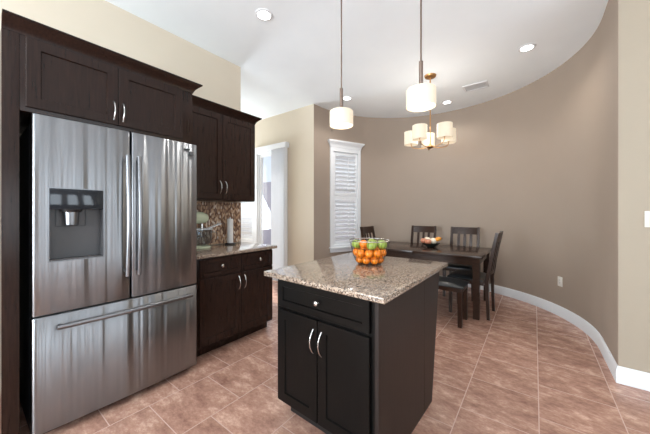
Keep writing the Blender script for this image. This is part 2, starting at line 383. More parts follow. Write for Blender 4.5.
bm = B(); box(bm, SX0, SX1, -.115, -.11, SZ0, SZ1, F2); struct('window_pane', bm, 'glass', w2)
# door_1 : sliding glass door
bm = B(); f = .03
box(bm, DX0, DX0+f, -.12, -.001, 0, DZ, F2); box(bm, DX1-f, DX1, -.12, 0, 0, DZ, F2); box(bm, DX0+f, DX1-f, -.12, 0, DZ-f, DZ, F2); box(bm, DX0+f, DX1-f, -.12, 0, 0, .03, F2)
d1 = struct('door_1', bm, 'white')
bm = B(); a0, a1 = DX0+f, DX1-f; s = .045
box(bm, a0, a0+s, -.06, -.03, .03, DZ-f, F2); box(bm, a1-s, a1, -.06, -.03, .03, DZ-f, F2); box(bm, a0+s, a1-s, -.06, -.03, DZ-f-s, DZ-f, F2); box(bm, a0+s, a1-s, -.06, -.03, .03, .13, F2)
sash = struct('door_sash', bm, 'white', d1)
bm = B(); box(bm, a0+s, a1-s, -.048, -.042, .13, DZ-f-s, F2); struct('door_glass', bm, 'glass', sash)
bm = B()
for u0, u1, z1 in ((DX0-.06, DX0, 2.44),): box(bm, u0, u1, .001, .02, 0, z1, F2, .003)
struct('trim_1', bm, 'white')
vb = thing('vertical_blind', 'white vertical blind drawn aside on the sliding glass door', 'blind', (-3.9, 3.48, 0))
bm = B(); box(bm, -4.43, -3.50, .003, .10, 2.44, 2.53, F2, .004); obj('valance', bm, 'white', vb)
bm = B()
for i in range(10):
    u = -3.895+i*.041; a = R_(18+random.uniform(-4, 4)); w = .043
    q = [(u-w*sin(a), .05-w*cos(a)), (u+w*sin(a), .05+w*cos(a))]
    (ua, da), (ub, db) = q; n_ = 5; pr = []; 
    for k in range(n_+1):
        s_ = k/n_; bow = .006*sin(pi*s_); pr.append((ua+(ub-ua)*s_+bow, da+(db-da)*s_))
    pr2 = [(x+.0022, y) for x, y in pr][::-1]; P_ = pr+pr2
    vs = [[bm.verts.new(F2(x, y, zz)) for x, y in P_] for zz in (.03, 2.438)]
    bm.faces.new(vs[0]); bm.faces.new(vs[1][::-1])
    for k in range(len(P_)): k2 = (k+1) % len(P_); bm.faces.new((vs[0][k], vs[0][k2], vs[1][k2], vs[1][k]))
sl = obj('slats', bm, 'blind', vb)

# ------------------------------------------------------------------ cabinetry
def shaker(name, fr, u0, u1, z0, z1, m, parent, t=.019, rail=.058, rec=.009):
    bm = B(); c_ = .002
    def ring(i, d): return [bm.verts.new(fr(*p)) for p in ((u0+i, d, z0+i), (u1-i, d, z0+i), (u1-i, d, z1-i), (u0+i, d, z1-i))]
    rs = [ring(0, .0005), ring(0, t-c_), ring(c_, t), ring(rail, t), ring(rail+.004, t-rec)]
    bm.faces.new(rs[0]); bm.faces.new(rs[-1][::-1])
    for a, b in zip(rs, rs[1:]):
        for k in range(4): bm.faces.new((a[k], a[(k+1) % 4], b[(k+1) % 4], b[k]))
    return obj(name, bm, m, parent, smooth=15)
def pull(fr, u, z0, z1, parent, d0=.019, rise=.03, r=.0048, name='handle'):
    bm = B(); pts = []; rs = []
    for k in range(13):
        s = k/12; pts.append(fr(u, d0-.002+rise*sin(pi*s)**.75, z0+(z1-z0)*s)); rs.append(r*(1.25-.45*sin(pi*s)))
    tube(bm, pts, r, 8, rs, flat=1); o = obj(name, bm, 'nickel', parent, smooth=60); return o
def knob(fr, u, z, parent, d0=.019):
    bm = B(); tube(bm, [fr(u, d0-.003+a, z) for a in (0, .004, .012, .016, .022, .026)], .01, 14, [.007, .005, .006, .014, .014, .008]); return obj('knob', bm, 'nickel', parent, smooth=50)
CPROF = lambda z, h=.07: [(-.004, z), (.004, z), (.008, z+h*.15), (.016, z+h*.35), (.034, z+h*.62), (.05, z+h*.8), (.052, z+h*.86), (.058, z+h*.88), (.058, z+h), (-.004, z+h)]
# over-fridge cabinet with side panels
XF = -2.25; FF = frame((XF, 0, 0), (0, 1, 0), (1, 0, 0)); XW = -2.919
oc = thing('fridge_surround_cabinet', 'dark espresso tall surround cabinet with two doors above the steel refrigerator', 'cabinet', (-2.58, .64, 0))
bm = B(); box(bm, .1955, 1.155, XW-XF, 0, 1.845, 2.268, FF, .0015); obj('cabinet_body', bm, 'espresso', oc)
bm = B(); box(bm, .13, .195, XW-XF, 0.001, 0, 2.268, FF, .0015); obj('side_panel', bm, 'espresso', oc)
bm = B(); box(bm, 1.136, 1.155, XW-XF, -.035, 0, 1.8445, FF); obj('side_panel', bm, 'espresso', oc)
for (u0, u1, hu) in ((.217, .6405, .617), (.6435, 1.07, .668)):
    d = shaker('door', FF, u0, u1, 1.868, 2.256, 'espresso', oc); pull(FF, hu, 1.90, 2.02, d)
bm = B(); crown(bm, [((XF, .13), (1, 0)), ((XF, 1.155), (1, 1)), ((-2.512, 1.155), (0, 1))], CPROF(2.262, .075)); obj('crown_molding', bm, 'espresso', oc)
# wall cabinet
XU = -2.572; FU = frame((XU, 0, 0), (0, 1, 0), (1, 0, 0))
wc = thing('upper_cabinet', 'dark espresso two door wall cabinet hung above the mosaic backsplash', 'cabinet', (-2.75, 1.6, 1.40))
bm = B(); box(bm, 1.158, 2.05, XW-XU, 0, 1.402, 2.298, FU, .0015); obj('cabinet_body', bm, 'espresso', wc)
for (u0, u1, hu) in ((1.22, 1.628, 1.60), (1.632, 2.04, 1.662)):
    d = shaker('door', FU, u0, u1, 1.415, 2.285, 'espresso', wc); pull(FU, hu, 1.475, 1.60, d)
bm = B(); crown(bm, [((XU, 1.158), (1, 0)), ((XU, 2.05), (1, 1)), ((XW, 2.05), (0, 1))], CPROF(2.292, .075)); obj('crown_molding', bm, 'espresso', wc)
# base cabinet
XB = -2.30; FB = frame((XB, 0, 0), (0, 1, 0), (1, 0, 0))
bc = thing('base_cabinet', 'dark espresso base cabinet with two drawers under the wall counter beside the refrigerator', 'cabinet', (-2.6, 1.6, 0))
bm = B(); box(bm, 1.158, 2.07, XW-XB, 0, .10, .884, FB, .0015); obj('cabinet_body', bm, 'espresso', bc)
bm = B(); box(bm, 1.158, 2.07, XW-XB, -.085, 0, .0995, FB); obj('toe_kick', bm, 'espresso', bc)
for (u0, u1, hu, ku) in ((1.235, 1.657, 1.628, 1.446), (1.663, 2.06, 1.695, 1.88)):
    d = shaker('door', FB, u0, u1, .12, .698, 'espresso', bc); pull(FB, hu, .54, .665, d)
    d = shaker('drawer', FB, u0, u1, .712, .868, 'espresso', bc, rail=.035); knob(FB, ku, .795, d)
# granite wall counter
bm = B(); box(bm, XW+.0, -2.262, 1.157, 2.113, .885, .915, ID, .006)
tag(obj('countertop', bm, 'granite'), 'speckled brown granite counter running along the wall beside the refrigerator', 'countertop')

# ------------------------------------------------------------------ kitchen island
ang = R_(-2.3); FI = frame((-1.30, 1.218, 0), (cos(ang), sin(ang), 0), (sin(ang), -cos(ang), 0))   # d outward (towards camera)
ic = thing('island_cabinet', 'near black island cabinet with a drawer over two doors in the middle of the floor', 'cabinet', (-.95, 1.55, 0))
WI = .716
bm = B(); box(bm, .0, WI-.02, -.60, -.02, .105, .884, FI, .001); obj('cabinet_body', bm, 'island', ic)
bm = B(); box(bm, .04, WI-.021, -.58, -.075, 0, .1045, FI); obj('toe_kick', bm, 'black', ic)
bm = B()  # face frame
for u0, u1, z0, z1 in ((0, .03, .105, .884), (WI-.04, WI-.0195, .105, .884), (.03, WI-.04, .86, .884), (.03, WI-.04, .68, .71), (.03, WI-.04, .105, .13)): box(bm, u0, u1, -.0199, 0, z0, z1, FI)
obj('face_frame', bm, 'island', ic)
bm = B()
pr = [(.001, 0), (-.60, 0), (-.60, .884), (.001, .884)]
vs = [[bm.verts.new(FI(u, d, z)) for d, z in pr] for u in (WI-.019, WI)]
bm.faces.new(vs[0]); bm.faces.new(vs[1][::-1])
for k in range(4): bm.faces.new((vs[0][k], vs[0][(k+1) % 4], vs[1][(k+1) % 4], vs[1][k]))
obj('side_panel', bm, 'panelwood', ic, smooth=0)['label'] = 'flat brown wood side panel'
# splayed end panel carrying the overhang
bm = B(); pr = [(-.603, 0), (-.745, 0), (-.91, .884), (-.603, .884)]
vs = [[bm.verts.new(FI(u, d, z)) for d, z in pr] for u in (WI-.019, WI)]
bm.faces.new(vs[0]); bm.faces.new(vs[1][::-1])
for k in range(4): bm.faces.new((vs[0][k], vs[0][(k+1) % 4], vs[1][(k+1) % 4], vs[1][k]))
obj('support_panel', bm, 'panelwood', ic, smooth=0)
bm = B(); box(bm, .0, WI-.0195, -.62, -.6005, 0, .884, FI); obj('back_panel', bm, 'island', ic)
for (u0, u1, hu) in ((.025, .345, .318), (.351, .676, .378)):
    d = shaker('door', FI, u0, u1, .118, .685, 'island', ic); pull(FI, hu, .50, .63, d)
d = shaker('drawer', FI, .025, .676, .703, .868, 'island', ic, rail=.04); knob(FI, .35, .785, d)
bm = B(); poly = [(-1.352, 1.146), (-.513, 1.10), (-.505, 2.16), (-1.343, 2.160)]
prism(bm, poly, .885, .915); bmesh.ops.bevel(bm, geom=bm.edges[:], offset=.006, segments=3, affect='EDGES', profile=.5)
tag(obj('island_countertop', bm, 'granite'), 'speckled brown granite top on the kitchen island holding the fruit basket', 'countertop')

# ------------------------------------------------------------------ refrigerator
XR = -2.178; FRr = frame((XR, 0, 0), (0, 1, 0), (1, 0, 0))
fr_ = thing('refrigerator', 'stainless steel french door refrigerator with water dispenser and bottom freezer drawer', 'refrigerator', (-2.5, .7, 0))
bm = B(); box(bm, .238, 1.13, -.70, -.086, .03, 1.79, FRr, .004); obj('fridge_body', bm, 'fridgeside', fr_)
bm = B(); box(bm, .26, 1.12, -.12, -.0865, 0, .0295, FRr); obj('kick_plate', bm, 'black', fr_)
YC, HWd = .701, .466
def curve_d(y): return .012*(1-((y-YC)/HWd)**2)
def steel_panel(name, y0, y1, z0, z1, hole=None):
    bm = B(); D0 = -.085
    ys = [(y0, -.02), (y0+.002, -.010), (y0+.006, -.0035), (y0+.013, 0)]
    n = 14; ye = [(y1-.013, 0), (y1-.006, -.0035), (y1-.002, -.010), (y1, -.02)]
    mid = sorted(set([y0+.013+(y1-y0-.026)*k/n for k in range(1, n)]+(list(hole[:2]) if hole else [])))
    ys += [(y, 0) for y in mid]+ye
    zs = [z0, z0+.004]+([hole[2], hole[3]] if hole else [])+[z1-.004, z1]
    g = [[bm.verts.new(FRr(y, curve_d(y)+d-(.004 if j in (0, len(zs)-1) else 0)-.012, z)) for j, z in enumerate(zs)] for y, d in ys]
    for i in range(len(ys)-1):
        for j in range(len(zs)-1):
            if hole and ys[i][0] >= hole[0]-1e-6 and ys[i+1][0] <= hole[1]+1e-6 and zs[j] >= hole[2]-1e-6 and zs[j+1] <= hole[3]+1e-6: continue
            bm.faces.new((g[i][j], g[i+1][j], g[i+1][j+1], g[i][j+1]))
    bk = [bm.verts.new(FRr(y, D0, z)) for y, z in ((y0, z0), (y1, z0), (y1, z1), (y0, z1))]
    if not hole: bm.faces.new(bk[::-1])
    else: bm.faces.new(bk[::-1])
    bm.faces.new([bk[0], bk[1]]+[g[i][0] for i in range(len(ys)-1, -1, -1)])
    bm.faces.new([bk[3], bk[2]]+[g[i][-1] for i in range(len(ys)-1, -1, -1)])
    bm.faces.new([bk[0], bk[3]]+[g[0][j] for j in range(len(zs)-1, -1, -1)])
    bm.faces.new([bk[1], bk[2]]+[g[-1][j] for j in range(len(zs)-1, -1, -1)])
    return obj(name, bm, 'steel', fr_, smooth=50)
HL = (.298, .552, 1.0, 1.425)
dl = steel_panel('fridge_door', .235, .6955, .705, 1.828, HL)
dr = steel_panel('fridge_door', .6995, 1.167, .705, 1.828)
dz = steel_panel('freezer_drawer', .235, 1.167, .045, .695)
def bar(y, z0, z1, par, lean=0):
    bm = B(); pts = []; n = 16
    for k in range(n+1):
        s = k/n; pts.append(FRr(y+lean*sin(pi*s), .036+.022*sin(pi*s), z0+(z1-z0)*s))
    tube(bm, pts, .014, 12, flat=.8)
    for s, z in ((0, z0+.03), (1, z1-.03)): tube(bm, [FRr(y, -.004, z), FRr(y, .04, z)], .008, 8)
    obj('handle', bm, 'steelplain', par, smooth=60)
bar(.668, .86, 1.66, dl); bar(.733, .86, 1.66, dr)
bm = B(); pts = [FRr(.33+.77*k/16, .034+.018*sin(pi*k/16), .632) for k in range(17)]
tube(bm, pts, .0155, 12, flat=.9)
for y in (.345, 1.085): tube(bm, [FRr(y, -.008, .632), FRr(y, .034, .632)], .009, 8)
obj('handle', bm, 'steelplain', dz, smooth=60)
# dispenser
bm = B(); y0, y1, z0, z1 = HL; dd = -.062; fd = curve_d(.425)-.012
i = .004
for a in ((y0-.002, y0+.004, z0-.002, z1+.002), (y1-.004, y1+.002, z0-.002, z1+.002), (y0+.004, y1-.004, z1-.004, z1+.002), (y0+.004, y1-.004, z0-.002, z0+.004)): box(bm, a[0], a[1], fd-.01, fd+.001, a[2], a[3], FRr)
ds = obj('dispenser', bm, 'steelplain', dl, smooth=0)
bm = B()
box(bm, y0+.004, y1-.004, dd-.004, dd, z0+.004, z1-.005, FRr); box(bm, y0+.004, y0+.008, dd, fd-.002, z0+.004, z1-.125, FRr); box(bm, y1-.008, y1-.004, dd, fd-.002, z0+.004, z1-.125, FRr)
box(bm, y0+.008, y1-.008, dd, fd-.002, z0+.004, z0+.012, FRr); obj('recess', bm, 'darkgrey', ds, smooth=0)
bm = B(); box(bm, y0+.0045, y1-.0045, dd+.0005, fd+.006, z1-.124, z1-.0045, FRr, .004); obj('control_panel', bm, mat('glossy black panel', rgb(34, 38, 44), .08), ds)
bm = B(); c = FRr(.40, -.022, 0); lathe(bm, [(0, 1.285), (.045, 1.285), (.05, 1.30), (.042, 1.303), (0, 1.303)], (c.x, c.y, 0), 20); obj('spout_collar', bm, 'black', ds)
bm = B(); lathe(bm, [(0, 1.205), (.027, 1.205), (.032, 1.21), (.036, 1.284), (0, 1.284)], (c.x, c.y, 0), 20); obj('nozzle', bm, 'steelplain', ds)
bm = B(); box(bm, .47, .474, dd+.001, dd+.006, 1.20, 1.298, FRr); box(bm, .335, .339, dd+.001, dd+.006, 1.20, 1.298, FRr); box(bm, .339, .47, dd+.001, dd+.004, 1.198, 1.203, FRr); obj('water_lever', bm, 'fridgeside', ds)
bm = B(); box(bm, 1.10, 1.13, -.01, -.0035, 1.735, 1.765, FRr); obj('badge', bm, 'darkgrey', dr)
bm = B(); box(bm, 1.055, 1.10, -.01, -.0035, 1.778, 1.782, FRr); obj('badge', bm, 'fridgeside', dr)
for y in (.27, 1.10):
    bm = B(); box(bm, y-.025, y+.025, -.16, -.09, 1.791, 1.84, FRr, .004); obj('hinge_cover', bm, 'darkgrey', fr_)

# ------------------------------------------------------------------ things on the wall counter
mx = thing('stand_mixer', 'pale green stand mixer with a glass bowl on the counter beside the refrigerator', 'mixer', (-2.72, 1.45, .915))
Z = .9155
bm = B(); lathe(bm, [(0, 0), (.085, 0), (.092, .008), (.09, .018), (.06, .024), (0, .026)], (-2.72, 1.545, Z), 28, 1, 1); box(bm, -2.78, -2.66, 1.33, 1.52, Z+.0, Z+.03, ID, .01); obj('base_plate', bm, 'mixer', mx)
bm = B(); tube(bm, [(-2.72, 1.37, Z+.028), (-2.72, 1.365, Z+.12), (-2.72, 1.37, Z+.23)], .05, 14, [.055, .045, .052]); obj('column', bm, 'mixer', mx)
bm = B(); tube(bm, [(-2.72, 1.27, Z+.285), (-2.72, 1.29, Z+.285), (-2.72, 1.36, Z+.29), (-2.72, 1.46, Z+.295), (-2.72, 1.55, Z+.292), (-2.72, 1.60, Z+.285), (-2.72, 1.615, Z+.28)], .06, 16, [.03, .05, .06, .062, .056, .042, .02]); hd = obj('head', bm, 'mixer', mx, smooth=60)
bm = B(); tube(bm, [(-2.72, 1.55, Z+.165), (-2.72, 1.55, Z+.235)], .016, 12); obj('attachment_hub', bm, 'nickel', hd)
bm = B(); lathe(bm, [(.045, .027), (.075, .035), (.098, .075), (.106, .13), (.108, .175), (.112, .178), (.104, .178), (.102, .13), (.094, .078), (.07, .04), (0, .034), (0, .027), (.045, .027)], (-2.72, 1.545, Z), 32); obj('bowl', bm, 'bowlglass', mx)
bm = B(); pts = [(-2.62, 1.60, Z+.16), (-2.585, 1.64, Z+.15), (-2.58, 1.645, Z+.10), (-2.60, 1.625, Z+.06), (-2.635, 1.60, Z+.055)]; tube(bm, pts, .006, 8); obj('bowl_handle', bm, 'bowlglass', mx)
bm = B(); lathe(bm, [(.05, .181), (.113, .181), (.115, .187), (.10, .19), (.05, .188), (.05, .181)], (-2.72, 1.545, Z), 28)
fs = frame((-2.66, 1.62, 0), (.3, 1, 0), (1, -.3, 0)); v = [fs(a, b, 0)+Vector((0, 0, Z+zz)) for a, b, zz in ((-.04, -.05, .187), (.085, -.065, .232), (.085, .065, .232), (-.04, .05, .187))]
q1 = [bm.verts.new(p) for p in v]; q2 = [bm.verts.new(p+Vector((0, 0, .004))) for p in v]
bm.faces.new(q1); bm.faces.new(q2[::-1])
for k in range(4): bm.faces.new((q1[k], q1[(k+1) % 4], q2[(k+1) % 4], q2[k]))
obj('pouring_shield', bm, mat('clear grey plastic shield', rgb(226, 232, 238), .15), mx)
mx.scale = (1, 1, 1.06); mx.location.y -= .055
ph = thing('paper_towel_holder', 'slim white upright roll on a small dark base against the mosaic backsplash', 'paper towel holder', (-2.80, 1.88, .915))
bm = B(); lathe(bm, [(0, 0), (.055, 0), (.057, .006), (.05, .012), (0, .014)], (-2.80, 1.88, Z), 24); obj('base', bm, 'fridgeside', ph)
bm = B(); lathe(bm, [(0, .0145), (.033, .0145), (.034, .02), (.034, .285), (.032, .29), (0, .29)], (-2.80, 1.88, Z), 24); obj('roll', bm, mat('white paper roll', rgb(226, 224, 222), .8), ph)
bm = B(); lathe(bm, [(0, .2905), (.008, .2905), (.008, .30), (.012, .305), (.008, .315), (0, .317)], (-2.80, 1.88, Z), 12); obj('knob', bm, 'nickel', ph)

# ------------------------------------------------------------------ fruit
def ball_bm(r, dimple=.0, sq=1.0, c=(0, 0, 0), n=20):
    bm = B(); prof = []
    for k in range(15):
        a = -pi/2+pi*k/14; rr = r*cos(a); z = r*sin(a)*sq
        if dimple: z -= dimple*r*math.exp(-(rr/(r*.32))**2)*(1 if z > 0 else -.6)
        prof.append((max(rr, 0) if 0 < k < 14 else 0, z))
    lathe(bm, prof, c, n); return bm
def make_fruit(name, r, m, label, cat, grp, dimple=.08, sq=.96, stalk=.0):
    t = thing(name, label, cat, (0, 0, 0), grp)
    bm = ball_bm(r, dimple, sq); obj('skin', bm, m, t, smooth=80)
    bm = B(); z = r*sq*(1-dimple)-.001
    if stalk: tube(bm, [(0, 0, z-.004), (.001, 0, z+.006), (.004, .001, z+stalk)], .0015, 6)
    else: lathe(bm, [(0, z-.002), (.004, z-.001), (.003, z+.0015), (0, z+.002)], n=8)
    obj('stalk', bm, 'stalk', t); return t
BX, BY = -.945, 1.775; BZ = .9155
fb = thing('wire_fruit_basket', 'round dark wire fruit basket filled with oranges and apples on the island top', 'basket', (BX, BY, BZ))
bprof = [(.08, .004), (.098, .02), (.112, .05), (.123, .085), (.131, .115), (.138, .145), (.142, .165)]
bm = B()
for r, z in ((.08, .004), (.112, .05), (.131, .115)): torus(bm, (BX, BY, BZ+z), r, .0013, 40, 5)
for k in range(28):
    a = 2*pi*k/28; tube(bm, [(BX+r*cos(a), BY+r*sin(a), BZ+z) for r, z in bprof], .0011, 5)
for k in range(8): a = pi*k/8; tube(bm, [(BX-.08*cos(a), BY-.08*sin(a), BZ+.004), (BX+.08*cos(a), BY+.08*sin(a), BZ+.004)], .0011, 5)
obj('basket_wires', bm, 'wire', fb)
bm = B(); torus(bm, (BX, BY, BZ+.167), .143, .003, 48, 8); obj('basket_rim', bm, 'nickel', fb)
OG, AG = 'oranges in the wire fruit basket', 'green apples in the wire fruit basket'
ol = 'orange in the wire basket on the island, packed among the other oranges'
al = 'green apple lying on top of the oranges in the wire basket'
spots = [(0, 0, .045, .036)]+[(.0745, 45*k+10, .034, .0285) for k in range(8)]
spots += [(.094, 36*k+8, .084, .029) for k in range(10)]+[(.031, 120*k, .104, .028) for k in range(3)]
first = True
for rad, a, z, r in spots:
    x, y = BX+rad*cos(R_(a)), BY+rad*sin(R_(a))
    if first: po = make_fruit('orange', .035, 'orange', ol, 'orange', OG, .05, .97); o = po; first = False
    else: o = copy_tree(po)
    o['label'] = ('orange in the middle layer of the wire basket on the island, above the bottom oranges' if z > .06 else 'orange in the bottom layer of the wire basket, nearest the island top')
    o['group'] = 'middle oranges in the wire basket' if z > .06 else 'bottom oranges in the wire basket'
    o.location = (x, y, BZ+z); o.scale = (r/.035,)*3; o.rotation_euler = (random.uniform(-1, 1), random.uniform(-1, 1), random.uniform(0, 6))
camdir = math.degrees(math.atan2(-BY, -BX))  # direction from the basket to the camera
pa = None
for k, (rad, da, z, r) in enumerate([(.09, -82, .140, .037), (.078, 12, .138, .036), (.09, 72, .139, .037), (.086, 165, .138, .037)]):
    a = R_(camdir+da)
    if pa is None: pa = make_fruit('green_apple', .038, 'apple', al, 'apple', AG, .22, .9, .012); o = pa
    else: o = copy_tree(pa)
    o['label'] = ('green apple at the left rim of the wire basket on the island', 'green apple at the front middle of the wire basket, right of the top orange',
                  'green apple at the right rim of the wire basket on the island', 'green apple at the back of the wire basket, behind the others')[k]
    o.location = (BX+rad*cos(a), BY+rad*sin(a), BZ+z); o.scale = (r/.038,)*3; o.rotation_euler = (random.uniform(-.5, .5), random.uniform(-.5, .5), random.uniform(0, 6))
a = R_(camdir-20)
o = copy_tree(po, (BX+.07*cos(R_(camdir-36)), BY+.07*sin(R_(camdir-36)), BZ+.146), .4, label='orange on top of the wire basket between the green apples'); o['group'] = 'topmost orange'; o.scale = (.86,)*3

# ------------------------------------------------------------------ dining table, bench, chairs
TX0, TX1, TY0, TY1, TH = -2.12, -.49, 3.68, 4.68, .76
tb = thing('dining_table', 'dark wood rectangular dining table with square legs in the curved alcove', 'table', (-1.305, 4.18, 0))
TM = -1.31
for x0, x1 in ((TX0, TM-.0008), (TM+.0008, TX1)):
    bm = B(); box(bm, x0, x1, TY0, TY1, TH-.028, TH, ID, .004); obj('tabletop', bm, 'table', tb)
bm = B()
for x0, x1, y0, y1 in ((TX0+.10, TM-.002, TY0+.045, TY0+.067), (TM+.002, TX1-.10, TY0+.045, TY0+.067), (TX0+.10, TX1-.10, TY1-.067, TY1-.045), (TX0+.045, TX0+.067, TY0+.10, TY1-.10), (TX1-.067, TX1-.045, TY0+.10, TY1-.10)):
    box(bm, x0, x1, y0, y1, TH-.12, TH-.0285)
obj('apron', bm, 'table', tb)
for sx, sy in ((TX0+.065, TY0+.065), (TX1-.065, TY0+.065), (TX1-.065, TY1-.065), (TX0+.065, TY1-.065)):
    bm = B(); h = .038
    a = [bm.verts.new((sx+i*h*.85, sy+j*h*.85, 0)) for i, j in ((-1, -1), (1, -1), (1, 1), (-1, 1))]; b = [bm.verts.new((sx+i*h, sy+j*h, TH-.0285)) for i, j in ((-1, -1), (1, -1), (1, 1), (-1, 1))]
    bm.faces.new(a); bm.faces.new(b[::-1])
    for k in range(4): bm.faces.new((a[k], a[(k+1) % 4], b[(k+1) % 4], b[k]))
    obj('leg', bm, 'table', tb, smooth=0)
def sqleg(bm, p0, p1, w0, w1):
    a = [bm.verts.new((p0[0]+i*w0/2, p0[1]+j*w0/2, p0[2])) for i, j in ((-1, -1), (1, -1), (1, 1), (-1, 1))]; b = [bm.verts.new((p1[0]+i*w1/2, p1[1]+j*w1/2, p1[2])) for i, j in ((-1, -1), (1, -1), (1, 1), (-1, 1))]
    bm.faces.new(a); bm.faces.new(b[::-1])
    for k in range(4): bm.faces.new((a[k], a[(k+1) % 4], b[(k+1) % 4], b[k]))
def cushion(bm, x0, x1, y0, y1, z0, z1):
    n = 10; g = []
    for i in range(n+1):
        row = []
        for j in range(n+1):
            u, v = i/n*2-1, j/n*2-1; ed = (1-abs(u)**6)*(1-abs(v)**6)
            row.append(bm.verts.new((x0+(x1-x0)*i/n, y0+(y1-y0)*j/n, z0+.012+(z1-z0-.012)*max(ed, 0)**.5)))
        g.append(row)
    for i in range(n):
        for j in range(n): bm.faces.new((g[i][j], g[i+1][j], g[i+1][j+1], g[i][j+1]))
    rim = [g[i][0] for i in range(n+1)]+[g[n][j] for j in range(1, n+1)]+[g[i][n] for i in range(n-1, -1, -1)]+[g[0][j] for j in range(n-1, 0, -1)]
    lo = [bm.verts.new((v.co.x, v.co.y, z0)) for v in rim]
    for k in range(len(rim)): bm.faces.new((rim[k], rim[(k+1) % len(rim)], lo[(k+1) % len(rim)], lo[k]))
    bm.faces.new(lo)
def box8(bm, pts):
    vs = [bm.verts.new(p) for p in pts]
    for q in ((0, 1, 2, 3), (7, 6, 5, 4), (0, 4, 5, 1), (1, 5, 6, 2), (2, 6, 7, 3), (3, 7, 4, 0)): bm.faces.new([vs[i] for i in q])
def post_y(z):  # rear leg and back post line, curving backwards above the seat
    if z < .45: return -.205-.012*(1-z/.45)*-1 - .03*(1-z/.45)
    return -.205-.10*((z-.45)/.59)**1.25
def make_chair():
    t = thing('dining_chair', '', 'chair', (0, 0, 0), 'dark wood slat back dining chairs around the table')
    bm = B(); box(bm, -.215, .215, -.185, .215, .40, .45, ID, .002); obj('seat_frame', bm, 'chair', t)
    bm = B(); cushion(bm, -.222, .222, -.182, .228, .4505, .492); obj('seat', bm, 'leather', t, smooth=60)
    for s in (-1, 1):
        bm = B(); sqleg(bm, (s*.198, .19, 0), (s*.192, .19, .3995), .032, .042); obj('leg', bm, 'chair', t, smooth=0)
    for s in (-1, 1):
        bm = B(); zs = [0, .12, .25, .38, .45, .55, .66, .78, .9, 1.0, 1.04]; rings = []
        for z in zs:
            y = post_y(z)-.02*(1 if z > .45 else .6); w = .036 if z < .9 else .034; d = .04 if .3 < z < .6 else .032
            x = s*.197; rings.append([bm.verts.new((x+i*w/2, y+j*d/2, z)) for i, j in ((-1, -1), (1, -1), (1, 1), (-1, 1))])
        bm.faces.new(rings[0]); bm.faces.new(rings[-1][::-1])
        for a, b in zip(rings, rings[1:]):
            for k in range(4): bm.faces.new((a[k], a[(k+1) % 4], b[(k+1) % 4], b[k]))
        obj('leg', bm, 'chair', t, smooth=40)
    def rail(z0, z1, th=.02):
        bm = B(); n = 8; x0 = .1785; rings = []
        for k in range(n+1):
            x = -x0+2*x0*k/n; bow = -.018*(1-(x/x0)**2); r = []
            for z, sgn in ((z0, -1), (z1, -1), (z1, 1), (z0, 1)): r.append(bm.verts.new((x, post_y(z)-.02+bow+sgn*th/2, z)))
            rings.append(r)
        bm.faces.new(rings[0]); bm.faces.new(rings[-1][::-1])
        for a, b in zip(rings, rings[1:]):
            for k in range(4): bm.faces.new((a[k], a[(k+1) % 4], b[(k+1) % 4], b[k]))
        return bm
    obj('back_rail', rail(.925, 1.035), 'chair', t, smooth=40); obj('back_rail', rail(.53, .575), 'chair', t, smooth=40)
    for x in (-.09, 0, .09):
        bm = B(); bow = -.018*(1-(x/.1785)**2); zs = [.5755, .66, .75, .84, .9245]; rings = []
        for z in zs: y = post_y(z)-.02+bow; rings.append([bm.verts.new((x+i*.019, y+j*.006, z)) for i, j in ((-1, -1), (1, -1), (1, 1), (-1, 1))])
        bm.faces.new(rings[0]); bm.faces.new(rings[-1][::-1])
        for a, b in zip(rings, rings[1:]):
            for k in range(4): bm.faces.new((a[k], a[(k+1) % 4], b[(k+1) % 4], b[k]))
        obj('slat', bm, 'chair', t, smooth=40)
    return t
pc = make_chair()
cs = [((-.665, 4.0, 0), 88, 'dark wood dining chair at the right end of the table, seen side on'),
      ((-.905, 4.66, 0), 180, 'dark wood dining chair on the far side of the table, right of the fruit bowl'),
      ((-1.57, 4.66, 0), 180, 'dark wood dining chair on the far side of the table, behind the fruit bowl'),
      ((-1.96, 4.2, 0), -90, 'dark wood dining chair at the left end of the table, nearest the shuttered window')]
for i, (l, rz, lab) in enumerate(cs):
    if i == 0: o = pc
    else: o = copy_tree(pc)
    o.location = l; o.rotation_euler = (0, 0, R_(rz)); o['label'] = lab
be = thing('dining_bench', 'backless dark wood bench with black leather seat on the near side of the table', 'bench', (-1.28, 3.50, 0))
bm = B(); box(bm, -1.93, -.635, 3.335, 3.675, .39, .44, ID, .002); obj('seat_frame', bm, 'chair', be)
bm = B(); cushion(bm, -1.945, -.62, 3.32, 3.69, .4405, .485); obj('seat', bm, 'leather', be, smooth=60)
for x in (-1.905, -.66):
    for y in (3.36, 3.65): bm = B(); sqleg(bm, (x, y, 0), (x, y, .3895), .042, .048); obj('leg', bm, 'chair', be, smooth=0)
